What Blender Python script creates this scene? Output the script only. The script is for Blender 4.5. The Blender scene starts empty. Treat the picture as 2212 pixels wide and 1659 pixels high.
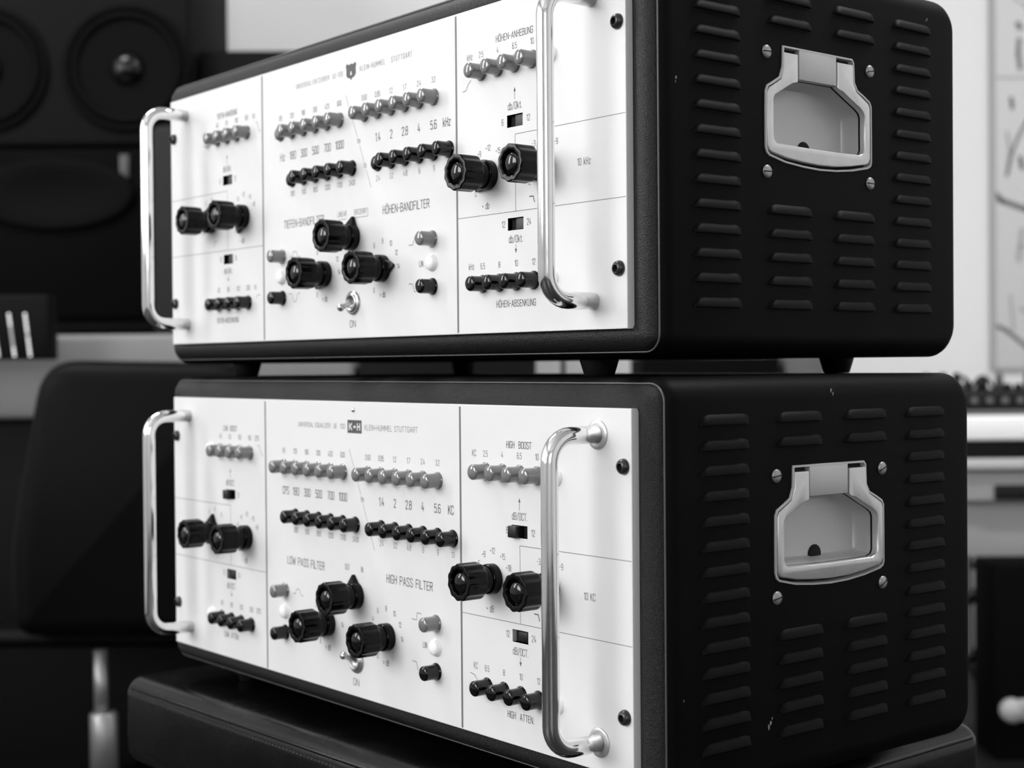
import bpy, bmesh, math, random
from mathutils import Vector, Matrix
random.seed(7)
C = bpy.context.scene.collection
sc = bpy.context.scene
PI = math.pi

# ------------------------------------------------------------------ camera, world, light, exposure
Z0 = 0.715                                     # height of the upper panel's lower edge above the floor (m)
F_PX, W_PX, H_PX = 3222.2, 2212, 1659
YAW, PIT, ROL = math.radians(-50.66545), math.radians(-0.70693), math.radians(-0.46016)
CAM = Vector((1.008535, -0.503941, -0.017613 + Z0))
FW = Vector((math.sin(YAW)*math.cos(PIT), math.cos(YAW)*math.cos(PIT), math.sin(PIT)))
_r = Vector((math.cos(YAW), -math.sin(YAW), 0)); _u = _r.cross(FW)
RT = math.cos(ROL)*_r + math.sin(ROL)*_u
UP = -math.sin(ROL)*_r + math.cos(ROL)*_u
cd = bpy.data.cameras.new('camera'); cam = bpy.data.objects.new('camera', cd); C.objects.link(cam)
cam.matrix_world = Matrix(((RT.x, UP.x, -FW.x, CAM.x), (RT.y, UP.y, -FW.y, CAM.y), (RT.z, UP.z, -FW.z, CAM.z), (0, 0, 0, 1)))
cd.sensor_fit = 'HORIZONTAL'; cd.sensor_width = 36; cd.lens = F_PX*36/W_PX
cd.clip_start = 0.02; cd.clip_end = 60
cd.dof.use_dof = True; cd.dof.focus_distance = 0.775; cd.dof.aperture_fstop = 9.5
sc.camera = cam
sc.view_settings.view_transform = 'Standard'; sc.view_settings.look = 'None'
sc.view_settings.gamma = 1; sc.view_settings.use_curve_mapping = False
sc.view_settings.exposure = 0.0
wd = bpy.data.worlds.new('world'); sc.world = wd; wd.use_nodes = True
wd.node_tree.nodes['Background'].inputs[0].default_value = (0.5, 0.5, 0.5, 1)
wd.node_tree.nodes['Background'].inputs[1].default_value = 0.55
# daylight: big window in the left wall, lit from outside (area light stands in the opening)
RANG = math.radians(50.66545)                  # the room is turned against the equalizers
def room(r, d, z):                             # r to the right, d away from the camera position, z above the floor
    h = Vector((math.sin(YAW), math.cos(YAW), 0)); s = Vector((math.cos(YAW), -math.sin(YAW), 0))
    return Vector((CAM.x, CAM.y, 0)) + s*r + h*d + Vector((0, 0, z))
WIN_R, WIN_D0, WIN_D1, WIN_Z0, WIN_Z1 = -2.6, -2.1, 0.15, 0.95, 2.45
ld = bpy.data.lights.new('window_daylight', 'AREA'); ld.shape = 'RECTANGLE'
ld.size = WIN_D1-WIN_D0-0.1; ld.size_y = WIN_Z1-WIN_Z0-0.1; ld.energy = 42
lo = bpy.data.objects.new('window_daylight', ld); C.objects.link(lo)
lo.location = room(WIN_R-0.02, (WIN_D0+WIN_D1)/2, (WIN_Z0+WIN_Z1)/2)
W2_D0, W2_D1 = 1.02, 1.5                       # a second, narrow window farther along the same wall
_n = Vector((math.cos(YAW), -math.sin(YAW), 0))          # light travels to the right, into the room
lo.rotation_euler = (-_n).to_track_quat('Z', 'Y').to_euler()
l3 = bpy.data.lights.new('window_daylight_narrow', 'AREA'); l3.shape = 'RECTANGLE'; l3.size = W2_D1-W2_D0-0.06; l3.size_y = WIN_Z1-WIN_Z0-0.1; l3.energy = 9
o3 = bpy.data.objects.new('window_daylight_narrow', l3); C.objects.link(o3)
o3.location = room(WIN_R-0.02, (W2_D0+W2_D1)/2, (WIN_Z0+WIN_Z1)/2); o3.rotation_euler = lo.rotation_euler
l4 = bpy.data.lights.new('window_daylight_front', 'AREA'); l4.shape = 'RECTANGLE'; l4.size = 1.3; l4.size_y = 1.3; l4.energy = 17
o4 = bpy.data.objects.new('window_daylight_front', l4); C.objects.link(o4)
o4.location = room(0.55, -3.98-0.04, 1.65); o4.rotation_euler = (math.radians(90), 0, RANG+PI)
# unseen ceiling lamps added to brighten the back wall and the table (their housings are built with the room)
ADDED_LAMPS = ((-1.3, 1.75, 38), (1.55, 1.35, 42))
for _x, _d, _e in ADDED_LAMPS:
    l2 = bpy.data.lights.new('added_fill_light', 'AREA'); l2.shape = 'RECTANGLE'; l2.size = 1.1; l2.size_y = 0.28; l2.energy = _e
    o2 = bpy.data.objects.new('added_fill_light', l2); C.objects.link(o2); o2.location = room(_x, _d, 2.88); o2.rotation_euler = (0, 0, RANG)

# ------------------------------------------------------------------ materials
M = {}
def mat(name, col, rough=0.5, metal=0.0, spec=0.5, emit=0.0, bump=None, var=None, coat=0.0, rvar=None):
    m = bpy.data.materials.new(name); m.use_nodes = True
    nt = m.node_tree; b = nt.nodes['Principled BSDF']
    if isinstance(col, (int, float)): col = (col, col, col)
    b.inputs['Base Color'].default_value = (*col, 1); b.inputs['Roughness'].default_value = rough
    b.inputs['Metallic'].default_value = metal; b.inputs['Specular IOR Level'].default_value = spec
    b.inputs['Coat Weight'].default_value = coat
    if emit:
        b.inputs['Emission Color'].default_value = (1, 1, 1, 1); b.inputs['Emission Strength'].default_value = emit
    tc = nt.nodes.new('ShaderNodeTexCoord')
    def noise(scale, detail=3):
        n = nt.nodes.new('ShaderNodeTexNoise'); n.inputs['Scale'].default_value = scale; n.inputs['Detail'].default_value = detail
        nt.links.new(tc.outputs['Object'], n.inputs['Vector']); return n
    if bump:
        n = noise(bump[0], bump[2] if len(bump) > 2 else 3); bp = nt.nodes.new('ShaderNodeBump')
        bp.inputs['Strength'].default_value = bump[1]; bp.inputs['Distance'].default_value = bump[3] if len(bump) > 3 else 0.001
        nt.links.new(n.outputs['Fac'], bp.inputs['Height']); nt.links.new(bp.outputs['Normal'], b.inputs['Normal'])
    if var:
        n = noise(var[0], 4); r = nt.nodes.new('ShaderNodeMapRange')
        r.inputs['From Min'].default_value = 0.3; r.inputs['From Max'].default_value = 0.7
        r.inputs['To Min'].default_value = 1-var[1]; r.inputs['To Max'].default_value = 1+var[1]
        mx = nt.nodes.new('ShaderNodeVectorMath'); mx.operation = 'SCALE'; mx.inputs[0].default_value = col
        nt.links.new(n.outputs['Fac'], r.inputs['Value']); nt.links.new(r.outputs[0], mx.inputs['Scale'])
        nt.links.new(mx.outputs[0], b.inputs['Base Color'])
    if rvar:
        n = noise(rvar[0], 4); r = nt.nodes.new('ShaderNodeMapRange')
        r.inputs['From Min'].default_value = 0.35; r.inputs['From Max'].default_value = 0.65
        r.inputs['To Min'].default_value = rough; r.inputs['To Max'].default_value = rvar[1]
        nt.links.new(n.outputs['Fac'], r.inputs['Value']); nt.links.new(r.outputs[0], b.inputs['Roughness'])
    M[name] = m; return m
mat('panel_white', 0.73, 0.42, var=(30, 0.012))
mat('panel_edge', 0.8, 0.45, metal=0.15, bump=(900, 0.15))
mat('groove_grey', 0.15, 0.5)
mat('ink', 0.055, 0.6); mat('ink_soft', 0.16, 0.6); mat('ink_line', 0.13, 0.6); mat('ink_logo', 0.07, 0.5)
mat('logo_white', 0.8, 0.5)
mat('case_black', 0.0022, 0.5, spec=0.06, bump=(2600, 0.12, 2), var=(14, 0.12))
mat('bezel_black', 0.007, 0.4, spec=0.3, bump=(1500, 0.6, 2, 0.0006))
mat('bezel_black_coarse', 0.008, 0.38, spec=0.38, bump=(2100, 1.0, 2, 0.0009))
mat('louver_black', 0.0018, 0.5, spec=0.07, bump=(2600, 0.1, 2))
mat('chip_grey', 0.25, 0.6)
mat('seam_edge', 0.08, 0.35)
mat('slot_dark', 0.002, 0.9)
mat('chrome', 0.86, 0.07, metal=1.0, rvar=(60, 0.13))
mat('ferrule_metal', 0.62, 0.36, metal=0.6); mat('switch_metal', 0.5, 0.3, metal=0.9)
mat('satin_metal', 0.6, 0.32, metal=0.7, bump=(500, 0.06), var=(90, 0.05))
mat('pan_metal', 0.5, 0.45, metal=0.3, bump=(700, 0.08))
mat('screw_black', 0.02, 0.28)
mat('screw_metal', 0.33, 0.42, metal=0.7)
mat('bakelite', 0.0015, 0.2, spec=0.17); mat('bakelite_gloss', 0.002, 0.1, spec=0.55)
mat('bakelite_matte', 0.006, 0.3)
mat('button_grey', 0.15, 0.12, spec=0.9, coat=0.6)
mat('button_black', 0.0025, 0.1, spec=0.42)
mat('button_white', 0.88, 0.25)
mat('switch_black', 0.006, 0.4)
mat('switch_grey', 0.05, 0.5)
mat('rubber', 0.006, 0.5, spec=0.2)
mat('leather', 0.002, 0.2, spec=0.25, bump=(240, 0.12, 5, 0.0008), rvar=(14, 0.34))
mat('stitch', 0.03, 0.6)
mat('wood_dark', 0.006, 0.5, spec=0.15)

# ------------------------------------------------------------------ mesh helpers (unit-local millimetres)
class MB:
    """collects shapes; build() links them as ONE mesh object"""
    def __init__(s): s.bm = bmesh.new()
    def poly(s, vs, faces, mi=0, smooth=False):
        b = [s.bm.verts.new(v) for v in vs]
        for f in faces:
            try: q = s.bm.faces.new([b[i] for i in f]); q.material_index = mi; q.smooth = smooth
            except ValueError: pass
        return b
    def box(s, x0, x1, y0, y1, z0, z1, mi=0, bev=0, seg=2):
        t = bmesh.new(); r = bmesh.ops.create_cube(t, size=1)
        for v in t.verts: v.co = Vector(((x0+x1)/2+v.co.x*(x1-x0), (y0+y1)/2+v.co.y*(y1-y0), (z0+z1)/2+v.co.z*(z1-z0)))
        if bev: bmesh.ops.bevel(t, geom=t.edges[:], offset=bev, segments=seg, profile=0.5, affect='EDGES')
        for f in t.faces: f.material_index = mi; f.smooth = bool(bev)
        s.add(t)
    def add(s, t, mtx=None):
        if mtx is not None: bmesh.ops.transform(t, matrix=mtx, verts=t.verts)
        me = bpy.data.meshes.new('t'); t.to_mesh(me); t.free(); s.bm.from_mesh(me); bpy.data.meshes.remove(me)
    def lathe(s, prof, seg=32, axis='-Y', at=(0, 0, 0), mi=0, smooth=True, rfun=None, caps=True):
        """prof: (radius, distance along the axis)"""
        t = bmesh.new(); rings = []
        for (r, h) in prof:
            ring = []
            for k in range(seg):
                a = 2*PI*k/seg; rr = r*(rfun(a, h) if rfun else 1)
                ring.append(t.verts.new((rr*math.cos(a), rr*math.sin(a), h)))
            rings.append(ring)
        for i in range(len(rings)-1):
            for k in range(seg):
                f = t.faces.new((rings[i][k], rings[i][(k+1) % seg], rings[i+1][(k+1) % seg], rings[i+1][k]))
                f.smooth = smooth; f.material_index = mi
        if caps:
            for ring, fl in ((rings[0], True), (rings[-1], False)):
                f = t.faces.new(ring[::-1] if fl else ring); f.material_index = mi; f.smooth = False
        if axis == '-Y': m = Matrix(((1, 0, 0, 0), (0, 0, -1, 0), (0, 1, 0, 0), (0, 0, 0, 1)))
        elif axis == '+X': m = Matrix(((0, 0, 1, 0), (1, 0, 0, 0), (0, 1, 0, 0), (0, 0, 0, 1)))
        elif axis == '-Z': m = Matrix(((1, 0, 0, 0), (0, -1, 0, 0), (0, 0, -1, 0), (0, 0, 0, 1)))
        else: m = Matrix.Identity(4)
        s.add(t, Matrix.Translation(at) @ m)
    def tube(s, pts, rad, seg=16, mi=0, caps=True):
        pts = [Vector(p) for p in pts]; t = bmesh.new(); rings = []
        n = len(pts); tan = []
        for i in range(n):
            a = pts[max(i-1, 0)]; b = pts[min(i+1, n-1)]; tan.append((b-a).normalized())
        ref = Vector((0, 0, 1)) if abs(tan[0].z) < 0.9 else Vector((1, 0, 0))
        nx = tan[0].cross(ref).normalized()
        for i in range(n):
            nx = (nx - tan[i]*nx.dot(tan[i])).normalized(); ny = tan[i].cross(nx)
            rr = rad[i] if isinstance(rad, (list, tuple)) else rad
            rings.append([t.verts.new(pts[i]+(nx*math.cos(2*PI*k/seg)+ny*math.sin(2*PI*k/seg))*rr) for k in range(seg)])
        for i in range(n-1):
            for k in range(seg):
                f = t.faces.new((rings[i][k], rings[i][(k+1) % seg], rings[i+1][(k+1) % seg], rings[i+1][k])); f.smooth = True; f.material_index = mi
        if caps:
            for r in (rings[0], rings[-1]):
                f = t.faces.new(r); f.material_index = mi
        bmesh.ops.recalc_face_normals(t, faces=t.faces)
        s.add(t)
    def ngon(s, pts, plane, a, b, mi=0, bev=0, smooth=False):
        """flat outline extruded between a and b; plane 'X': pts=(y,z), 'Y': pts=(x,z), 'Z': pts=(x,y)"""
        mk = {'X': lambda p, c: (c, p[0], p[1]), 'Y': lambda p, c: (p[0], c, p[1]), 'Z': lambda p, c: (p[0], p[1], c)}[plane]
        t = bmesh.new(); A = [t.verts.new(mk(p, a)) for p in pts]; B = [t.verts.new(mk(p, b)) for p in pts]; n = len(pts)
        t.faces.new(A[::-1]); top = t.faces.new(B)
        for i in range(n): t.faces.new((A[i], A[(i+1) % n], B[(i+1) % n], B[i]))
        bmesh.ops.recalc_face_normals(t, faces=t.faces)
        if bev: bmesh.ops.bevel(t, geom=list(top.edges), offset=bev, segments=3, profile=0.5, affect='EDGES')
        for f in t.faces: f.material_index = mi; f.smooth = smooth
        s.add(t)
    def stroke(s, pts, w, y=-0.05, mi=0):
        """thin printed line on the panel plane; pts=(x,z)"""
        for (p, q) in zip(pts[:-1], pts[1:]):
            p = Vector(p); q = Vector(q); d = (q-p).normalized()*w*0.5; n = Vector((-d.y, d.x)); p = p-d*0.9; q = q+d*0.9
            s.poly([(p.x+n.x, y, p.y+n.y), (p.x-n.x, y, p.y-n.y), (q.x-n.x, y, q.y-n.y), (q.x+n.x, y, q.y+n.y)], [(0, 1, 2, 3)], mi)
    def build(s, name, mats, parent=None, mtx=None, scale=0.001, off=(0, 0, 0), boolean=None, label=None, sharp=None):
        me = bpy.data.meshes.new(name)
        bmesh.ops.translate(s.bm, vec=off, verts=s.bm.verts)
        bmesh.ops.scale(s.bm, vec=(scale,)*3, verts=s.bm.verts)
        s.bm.to_mesh(me); s.bm.free()
        for m in (mats if isinstance(mats, (list, tuple)) else [mats]): me.materials.append(M[m])
        if boolean is not None: me = carve(me, boolean)
        me.name = name
        if sharp: me.set_sharp_from_angle(angle=math.radians(sharp))
        o = bpy.data.objects.new(name, me); C.objects.link(o)
        if parent: o.parent = parent
        if label: o['label'] = label
        return o
def carve(me, cutter):
    a = bpy.data.objects.new('a', me); b = bpy.data.objects.new('b', cutter)
    C.objects.link(a); C.objects.link(b)
    md = a.modifiers.new('c', 'BOOLEAN'); md.operation = 'DIFFERENCE'; md.solver = 'EXACT'; md.object = b
    bpy.context.view_layer.update()
    r = bpy.data.meshes.new_from_object(a.evaluated_get(bpy.context.evaluated_depsgraph_get()))
    bpy.data.objects.remove(a); bpy.data.objects.remove(b); return r
def root(name, label, cat, loc=(0, 0, 0), rz=0, group=None):
    o = bpy.data.objects.new(name, None); C.objects.link(o); o.empty_display_size = 0.05
    o.location = loc; o.rotation_euler = (0, 0, rz); o['label'] = label; o['category'] = cat
    if group: o['group'] = group
    return o
def tag(o, label, cat, group=None, kind=None):
    if kind: o['kind'] = kind
    else: o['label'] = label; o['category'] = cat
    if group: o['group'] = group
    return o
def struct(o): o['kind'] = 'structure'; return o

# lettering: narrow single-stroke engraver's alphabet, drawn as thin flat strokes ----
_o = [(1, 0), (3, 0), (4, 1), (4, 9), (3, 10), (1, 10), (0, 9), (0, 1), (1, 0)]
FONT = {'0': (4, [_o]), '1': (2.2, [[(0, 8.2), (2, 10), (2, 0)]]), '2': (4, [[(0, 8), (0, 9), (1, 10), (3, 10), (4, 9), (4, 7), (0, 0), (4, 0)]]),
 '3': (4, [[(0, 9), (1, 10), (3, 10), (4, 9), (4, 6.3), (3, 5.3), (1.5, 5.3)], [(3, 5.3), (4, 4.3), (4, 1), (3, 0), (1, 0), (0, 1)]]),
 '4': (4.2, [[(1.8, 10), (0, 2.6), (4.2, 2.6)], [(3.1, 5.6), (3.1, 0)]]), '5': (4, [[(3.8, 10), (.3, 10), (.2, 5.4), (1, 6), (3, 6), (4, 5), (4, 1), (3, 0), (1, 0), (0, 1)]]),
 '6': (4, [[(4, 9), (3, 10), (1, 10), (0, 9), (0, 1), (1, 0), (3, 0), (4, 1), (4, 4.8), (3, 5.8), (1, 5.8), (0, 5)]]), '7': (4, [[(0, 10), (4, 10), (1.4, 0)]]),
 '8': (4, [[(1, 5.3), (0, 6.3), (0, 9), (1, 10), (3, 10), (4, 9), (4, 6.3), (3, 5.3), (1, 5.3), (0, 4.3), (0, 1), (1, 0), (3, 0), (4, 1), (4, 4.3), (3, 5.3)]]),
 '9': (4, [[(0, 1), (1, 0), (3, 0), (4, 1), (4, 9), (3, 10), (1, 10), (0, 9), (0, 5.2), (1, 4.2), (3, 4.2), (4, 5)]]),
 'A': (4.4, [[(0, 0), (2.2, 10), (4.4, 0)], [(0.8, 3), (3.6, 3)]]), 'B': (4, [[(0, 0), (0, 10), (3, 10), (4, 9), (4, 6.3), (3, 5.3), (0, 5.3)], [(3, 5.3), (4, 4.3), (4, 1), (3, 0), (0, 0)]]),
 'C': (4, [[(4, 7.6), (4, 9), (3, 10), (1, 10), (0, 9), (0, 1), (1, 0), (3, 0), (4, 1), (4, 2.4)]]), 'D': (4, [[(0, 0), (0, 10), (2.8, 10), (4, 8.8), (4, 1.2), (2.8, 0), (0, 0)]]),
 'E': (3.5, [[(3.5, 10), (0, 10), (0, 0), (3.5, 0)], [(0, 5.2), (3.1, 5.2)]]), 'F': (3.5, [[(3.5, 10), (0, 10), (0, 0)], [(0, 5.2), (3.1, 5.2)]]),
 'G': (4, [[(4, 7.8), (4, 9), (3, 10), (1, 10), (0, 9), (0, 1), (1, 0), (3, 0), (4, 1), (4, 4.8), (2.2, 4.8)]]), 'H': (4, [[(0, 0), (0, 10)], [(4, 0), (4, 10)], [(0, 5.2), (4, 5.2)]]),
 'I': (0, [[(0, 0), (0, 10)]]), 'K': (4, [[(0, 0), (0, 10)], [(4, 10), (0, 4)], [(1.4, 6), (4.1, 0)]]), 'L': (3.4, [[(0, 10), (0, 0), (3.4, 0)]]),
 'M': (5.2, [[(0, 0), (0, 10), (2.6, 3), (5.2, 10), (5.2, 0)]]), 'N': (4.2, [[(0, 0), (0, 10), (4.2, 0), (4.2, 10)]]), 'O': (4, [_o]),
 'P': (4, [[(0, 0), (0, 10), (3, 10), (4, 9), (4, 5.8), (3, 4.8), (0, 4.8)]]), 'Q': (4, [_o, [(2.6, 2), (4.4, -.6)]]), 'R': (4, [[(0, 0), (0, 10), (3, 10), (4, 9), (4, 6), (3, 5), (0, 5)], [(2.2, 5), (4.1, 0)]]),
 'S': (4, [[(4, 8.2), (4, 9), (3, 10), (1, 10), (0, 9), (0, 6.8), (4, 3.6), (4, 1), (3, 0), (1, 0), (0, 1), (0, 2)]]), 'T': (4, [[(0, 10), (4, 10)], [(2, 10), (2, 0)]]),
 'U': (4, [[(0, 10), (0, 1), (1, 0), (3, 0), (4, 1), (4, 10)]]), 'V': (4.4, [[(0, 10), (2.2, 0), (4.4, 10)]]), 'W': (6.4, [[(0, 10), (1.6, 0), (3.2, 8), (4.8, 0), (6.4, 10)]]),
 'X': (4.2, [[(0, 0), (4.2, 10)], [(0, 10), (4.2, 0)]]), 'Z': (4, [[(0, 10), (4, 10), (0, 0), (4, 0)]]), '\u00d6': (4, [_o, [(1, 11.6), (1, 12.4)], [(3, 11.6), (3, 12.4)]]),
 'k': (3.4, [[(0, 0), (0, 10)], [(3.2, 7), (0, 2.8)], [(1.2, 4.4), (3.5, 0)]]), 'z': (3.2, [[(0, 7), (3.2, 7), (0, 0), (3.2, 0)]]),
 'd': (3.4, [[(3.4, 10), (3.4, 0)], [(3.4, 1), (2.6, 0), (.8, 0), (0, 1), (0, 6), (.8, 7), (2.6, 7), (3.4, 6)]]), 'b': (3.4, [[(0, 10), (0, 0)], [(0, 1), (.8, 0), (2.6, 0), (3.4, 1), (3.4, 6), (2.6, 7), (.8, 7), (0, 6)]]),
 'f': (2.4, [[(2.4, 10), (1.6, 10), (1, 9), (1, 0)], [(0, 6.8), (2.2, 6.8)]]), 'm': (5.2, [[(0, 0), (0, 7), (1.8, 7), (2.6, 6), (2.6, 0)], [(2.6, 6), (3.4, 7), (4.4, 7), (5.2, 6), (5.2, 0)]]),
 'o': (3.4, [[(.8, 0), (2.6, 0), (3.4, 1), (3.4, 6), (2.6, 7), (.8, 7), (0, 6), (0, 1), (.8, 0)]]), 't': (2.4, [[(1, 9.4), (1, 1), (1.6, 0), (2.4, 0)], [(0, 7), (2.3, 7)]]),
 '.': (0.2, [[(.1, 0), (.1, .5)]]), '-': (2.4, [[(0, 4.8), (2.4, 4.8)]]), '/': (3.2, [[(0, -.6), (3.2, 10.6)]]), '+': (3, [[(0, 4.6), (3, 4.6)], [(1.5, 3.1), (1.5, 6.1)]]), '\u00b1': (3, [[(0, 5.6), (3, 5.6)], [(1.5, 4.1), (1.5, 7.1)], [(0, 2.2), (3, 2.2)]]), ' ': (2.2, [])}
def text(mb, s, x, z, h, w=None, mi=0, y=-0.05, sw=0.105, xs=1.0, gap=1.9, align='c'):
    k = h/10.0; pen = 0; st = []
    for ch in s:
        gw, pl = FONT[ch]
        for line in pl: st.append([(pen+a, b) for a, b in line])
        pen += gw+gap
    tot = pen-gap
    kx = (w/tot) if w else k*xs
    ox = x-kx*tot/2
    for line in st: mb.stroke([(ox+kx*a, z-h/2+k*b) for a, b in line], sw*h, y=y, mi=mi)
def dial(mb, cx, cz, r, items, h=2.6):
    for s, a in items: text(mb, s, cx+r*math.sin(math.radians(a)), cz+r*math.cos(math.radians(a)), h)

# ------------------------------------------------------------------ the equalizers
OX, OY, OZ = -241.3, -125.0, 23.6               # local mm -> offset so that the empty sits at the base centre
OFF = (OX, OY, OZ)
X0, X1, ZB, ZT, YB = -14.5, 499.4, -14.5, 192.7, 247.0
RC = 12.0
def rrect(i, n=8, iz=None):
    """rounded outline (x,z), inset by i (iz: other inset in height)"""
    iz = i if iz is None else iz
    r = max(RC-i, 1.2); a0, a1, b0, b1 = X0+i, X1-i, ZB+iz, ZT-iz; p = []
    for cx, cz, s in ((a1-r, b1-r, 0), (a0+r, b1-r, 90), (a0+r, b0+r, 180), (a1-r, b0+r, 270)):
        for k in range(n+1):
            a = math.radians(s+90*k/n); p.append((cx+r*math.cos(a), cz+r*math.sin(a)))
    return p
def shell(mb, prof, mi=0, cap0=False, cap1=False):
    t = bmesh.new(); rings = []
    for q in prof: rings.append([t.verts.new((x, q[1], z)) for x, z in rrect(q[0], 8, q[2] if len(q) > 2 else None)])
    n = len(rings[0])
    for a, b in zip(rings[:-1], rings[1:]):
        for k in range(n): f = t.faces.new((a[k], a[(k+1) % n], b[(k+1) % n], b[k])); f.smooth = True; f.material_index = mi
    if cap0: t.faces.new(rings[0]).material_index = mi
    if cap1: t.faces.new(rings[-1]).material_index = mi
    bmesh.ops.recalc_face_normals(t, faces=t.faces)
    mb.add(t)
O_RIM = [(95.5, 147), (95, 136), (92.8, 130.6), (88, 127.8), (83.2, 125.3), (81.8, 122.4), (81.6, 108), (81.6, 93.5), (82.6, 90.6), (84.8, 88.9), (97, 86.2), (111.5, 84.8), (125, 84.2),
         (139, 84.6), (153, 86), (166, 88.3), (168.6, 89.6), (169.6, 92), (169.6, 108), (169.5, 122.6), (168, 125.3), (163, 128), (157.3, 130.6), (154.9, 134.5), (154.4, 145), (152.8, 147)]
def inset(pts, d, cx=125.4, cz=112):
    """move each outline point inward along its vertex normal"""
    n = len(pts); out = []
    for i in range(n):
        a = Vector(pts[i-1]); b = Vector(pts[i]); c = Vector(pts[(i+1) % n])
        e1 = (b-a).normalized(); e2 = (c-b).normalized(); n1 = Vector((-e1.y, e1.x)); n2 = Vector((-e2.y, e2.x))
        m = (n1+n2).normalized(); k = d/max(m.dot(n1), 0.5)
        out.append((b.x+m.x*k, b.y+m.y*k))
    return out
OPEN = [(108.4, 130.4), (98, 125.2), (89.5, 120.6), (88.3, 118.8), (88.2, 100), (88.9, 97.6), (90.8, 96.2), (110, 95.6), (125, 95.3), (140, 95.3), (158.5, 95.4), (161.9, 96.6), (163, 98.6), (163, 116.5), (161.8, 118.7), (159, 120.6), (149, 125.4), (139, 130.4)]
BAIL = [(96.4, 143.6), (96.3, 135.6), (94, 129.4), (89, 126.4), (84.6, 124), (83.3, 121.6), (83.1, 108), (83.2, 94.6), (84.2, 92.2), (86.4, 91), (98, 88.9), (111.5, 87.7), (125, 87.1), (139, 87.4), (152, 88.7), (164.5, 90.6), (166.7, 91.8), (167.8, 94.2), (167.9, 108),
        (167.8, 121.6), (166.6, 124), (162, 126.5), (156.4, 129.5), (153.9, 134), (153.4, 143.6), (140, 143.6), (140, 130.2)] + OPEN[::-1][0:] + [(107.6, 130.2), (107.6, 143.6)]
def cutter(parts):
    mb = MB()
    for p in parts: p(mb)
    me = bpy.data.meshes.new('cut'); bmesh.ops.translate(mb.bm, vec=OFF, verts=mb.bm.verts)
    bmesh.ops.scale(mb.bm, vec=(0.001,)*3, verts=mb.bm.verts); mb.bm.to_mesh(me); mb.bm.free(); return me
def louver(mb, y0, z0, L=34.5, H=5.6, D=2.5):
    st = [(0, 0.0, .3), (.3, .38, .34), (.7, .66, .42), (1.3, .86, .55), (2.4, .96, .75), (4.0, 1, .92), (6, 1, 1), (L/2, 1.02, 1), (L-6, 1, 1), (L-4, .98, .98), (L-2, .82, .93), (L-.8, .5, .85), (L, 0.0, .8)]
    sec = [(1.0, -0.15), (0.86, .22), (0.66, .55), (0.42, .82), (0.18, .97), (0.05, 1.0), (0.0, 0.93)]
    vs = []; m = len(sec)
    for t, s, q in st:
        for a, b in sec: vs.append((X1+b*D*s, y0+t, z0+a*H*q))
    fs = []
    for i in range(len(st)-1):
        for j in range(m-1): fs.append((i*m+j, i*m+j+1, (i+1)*m+j+1, (i+1)*m+j))
    mb.poly(vs, fs, 2, True)
    # black faces under the lip paint the shade of the open mouth
    vs = []
    for t, s, q in st: vs += [(X1+0.93*D*s, y0+t, z0+0.02), (X1+0.02, y0+t, z0+0.15), (X1+0.02, y0+t, z0-0.7)]
    fs = []
    for i in range(len(st)-1): fs += [(i*3, i*3+1, i*3+4, i*3+3), (i*3+1, i*3+2, i*3+5, i*3+4)]
    mb.poly(vs, fs, 1)
BTN = [(4.95, 0), (4.95, 0.4), (4.7, 0.7), (4.4, 1.2), (4.22, 2.2), (4.17, 3.4), (4.16, 5.2), (4.18, 8.3), (4.12, 8.8), (3.9, 9.25), (3.5, 9.6), (2.7, 9.9), (1.4, 10.1), (0.2, 10.2)]
BTN_IN = [(5.0, 0), (5.0, 0.4), (4.75, 0.7), (4.5, 1.2), (4.3, 1.8), (4.0, 2.5), (3.2, 3.1), (1.8, 3.5), (0.3, 3.6)]
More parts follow.
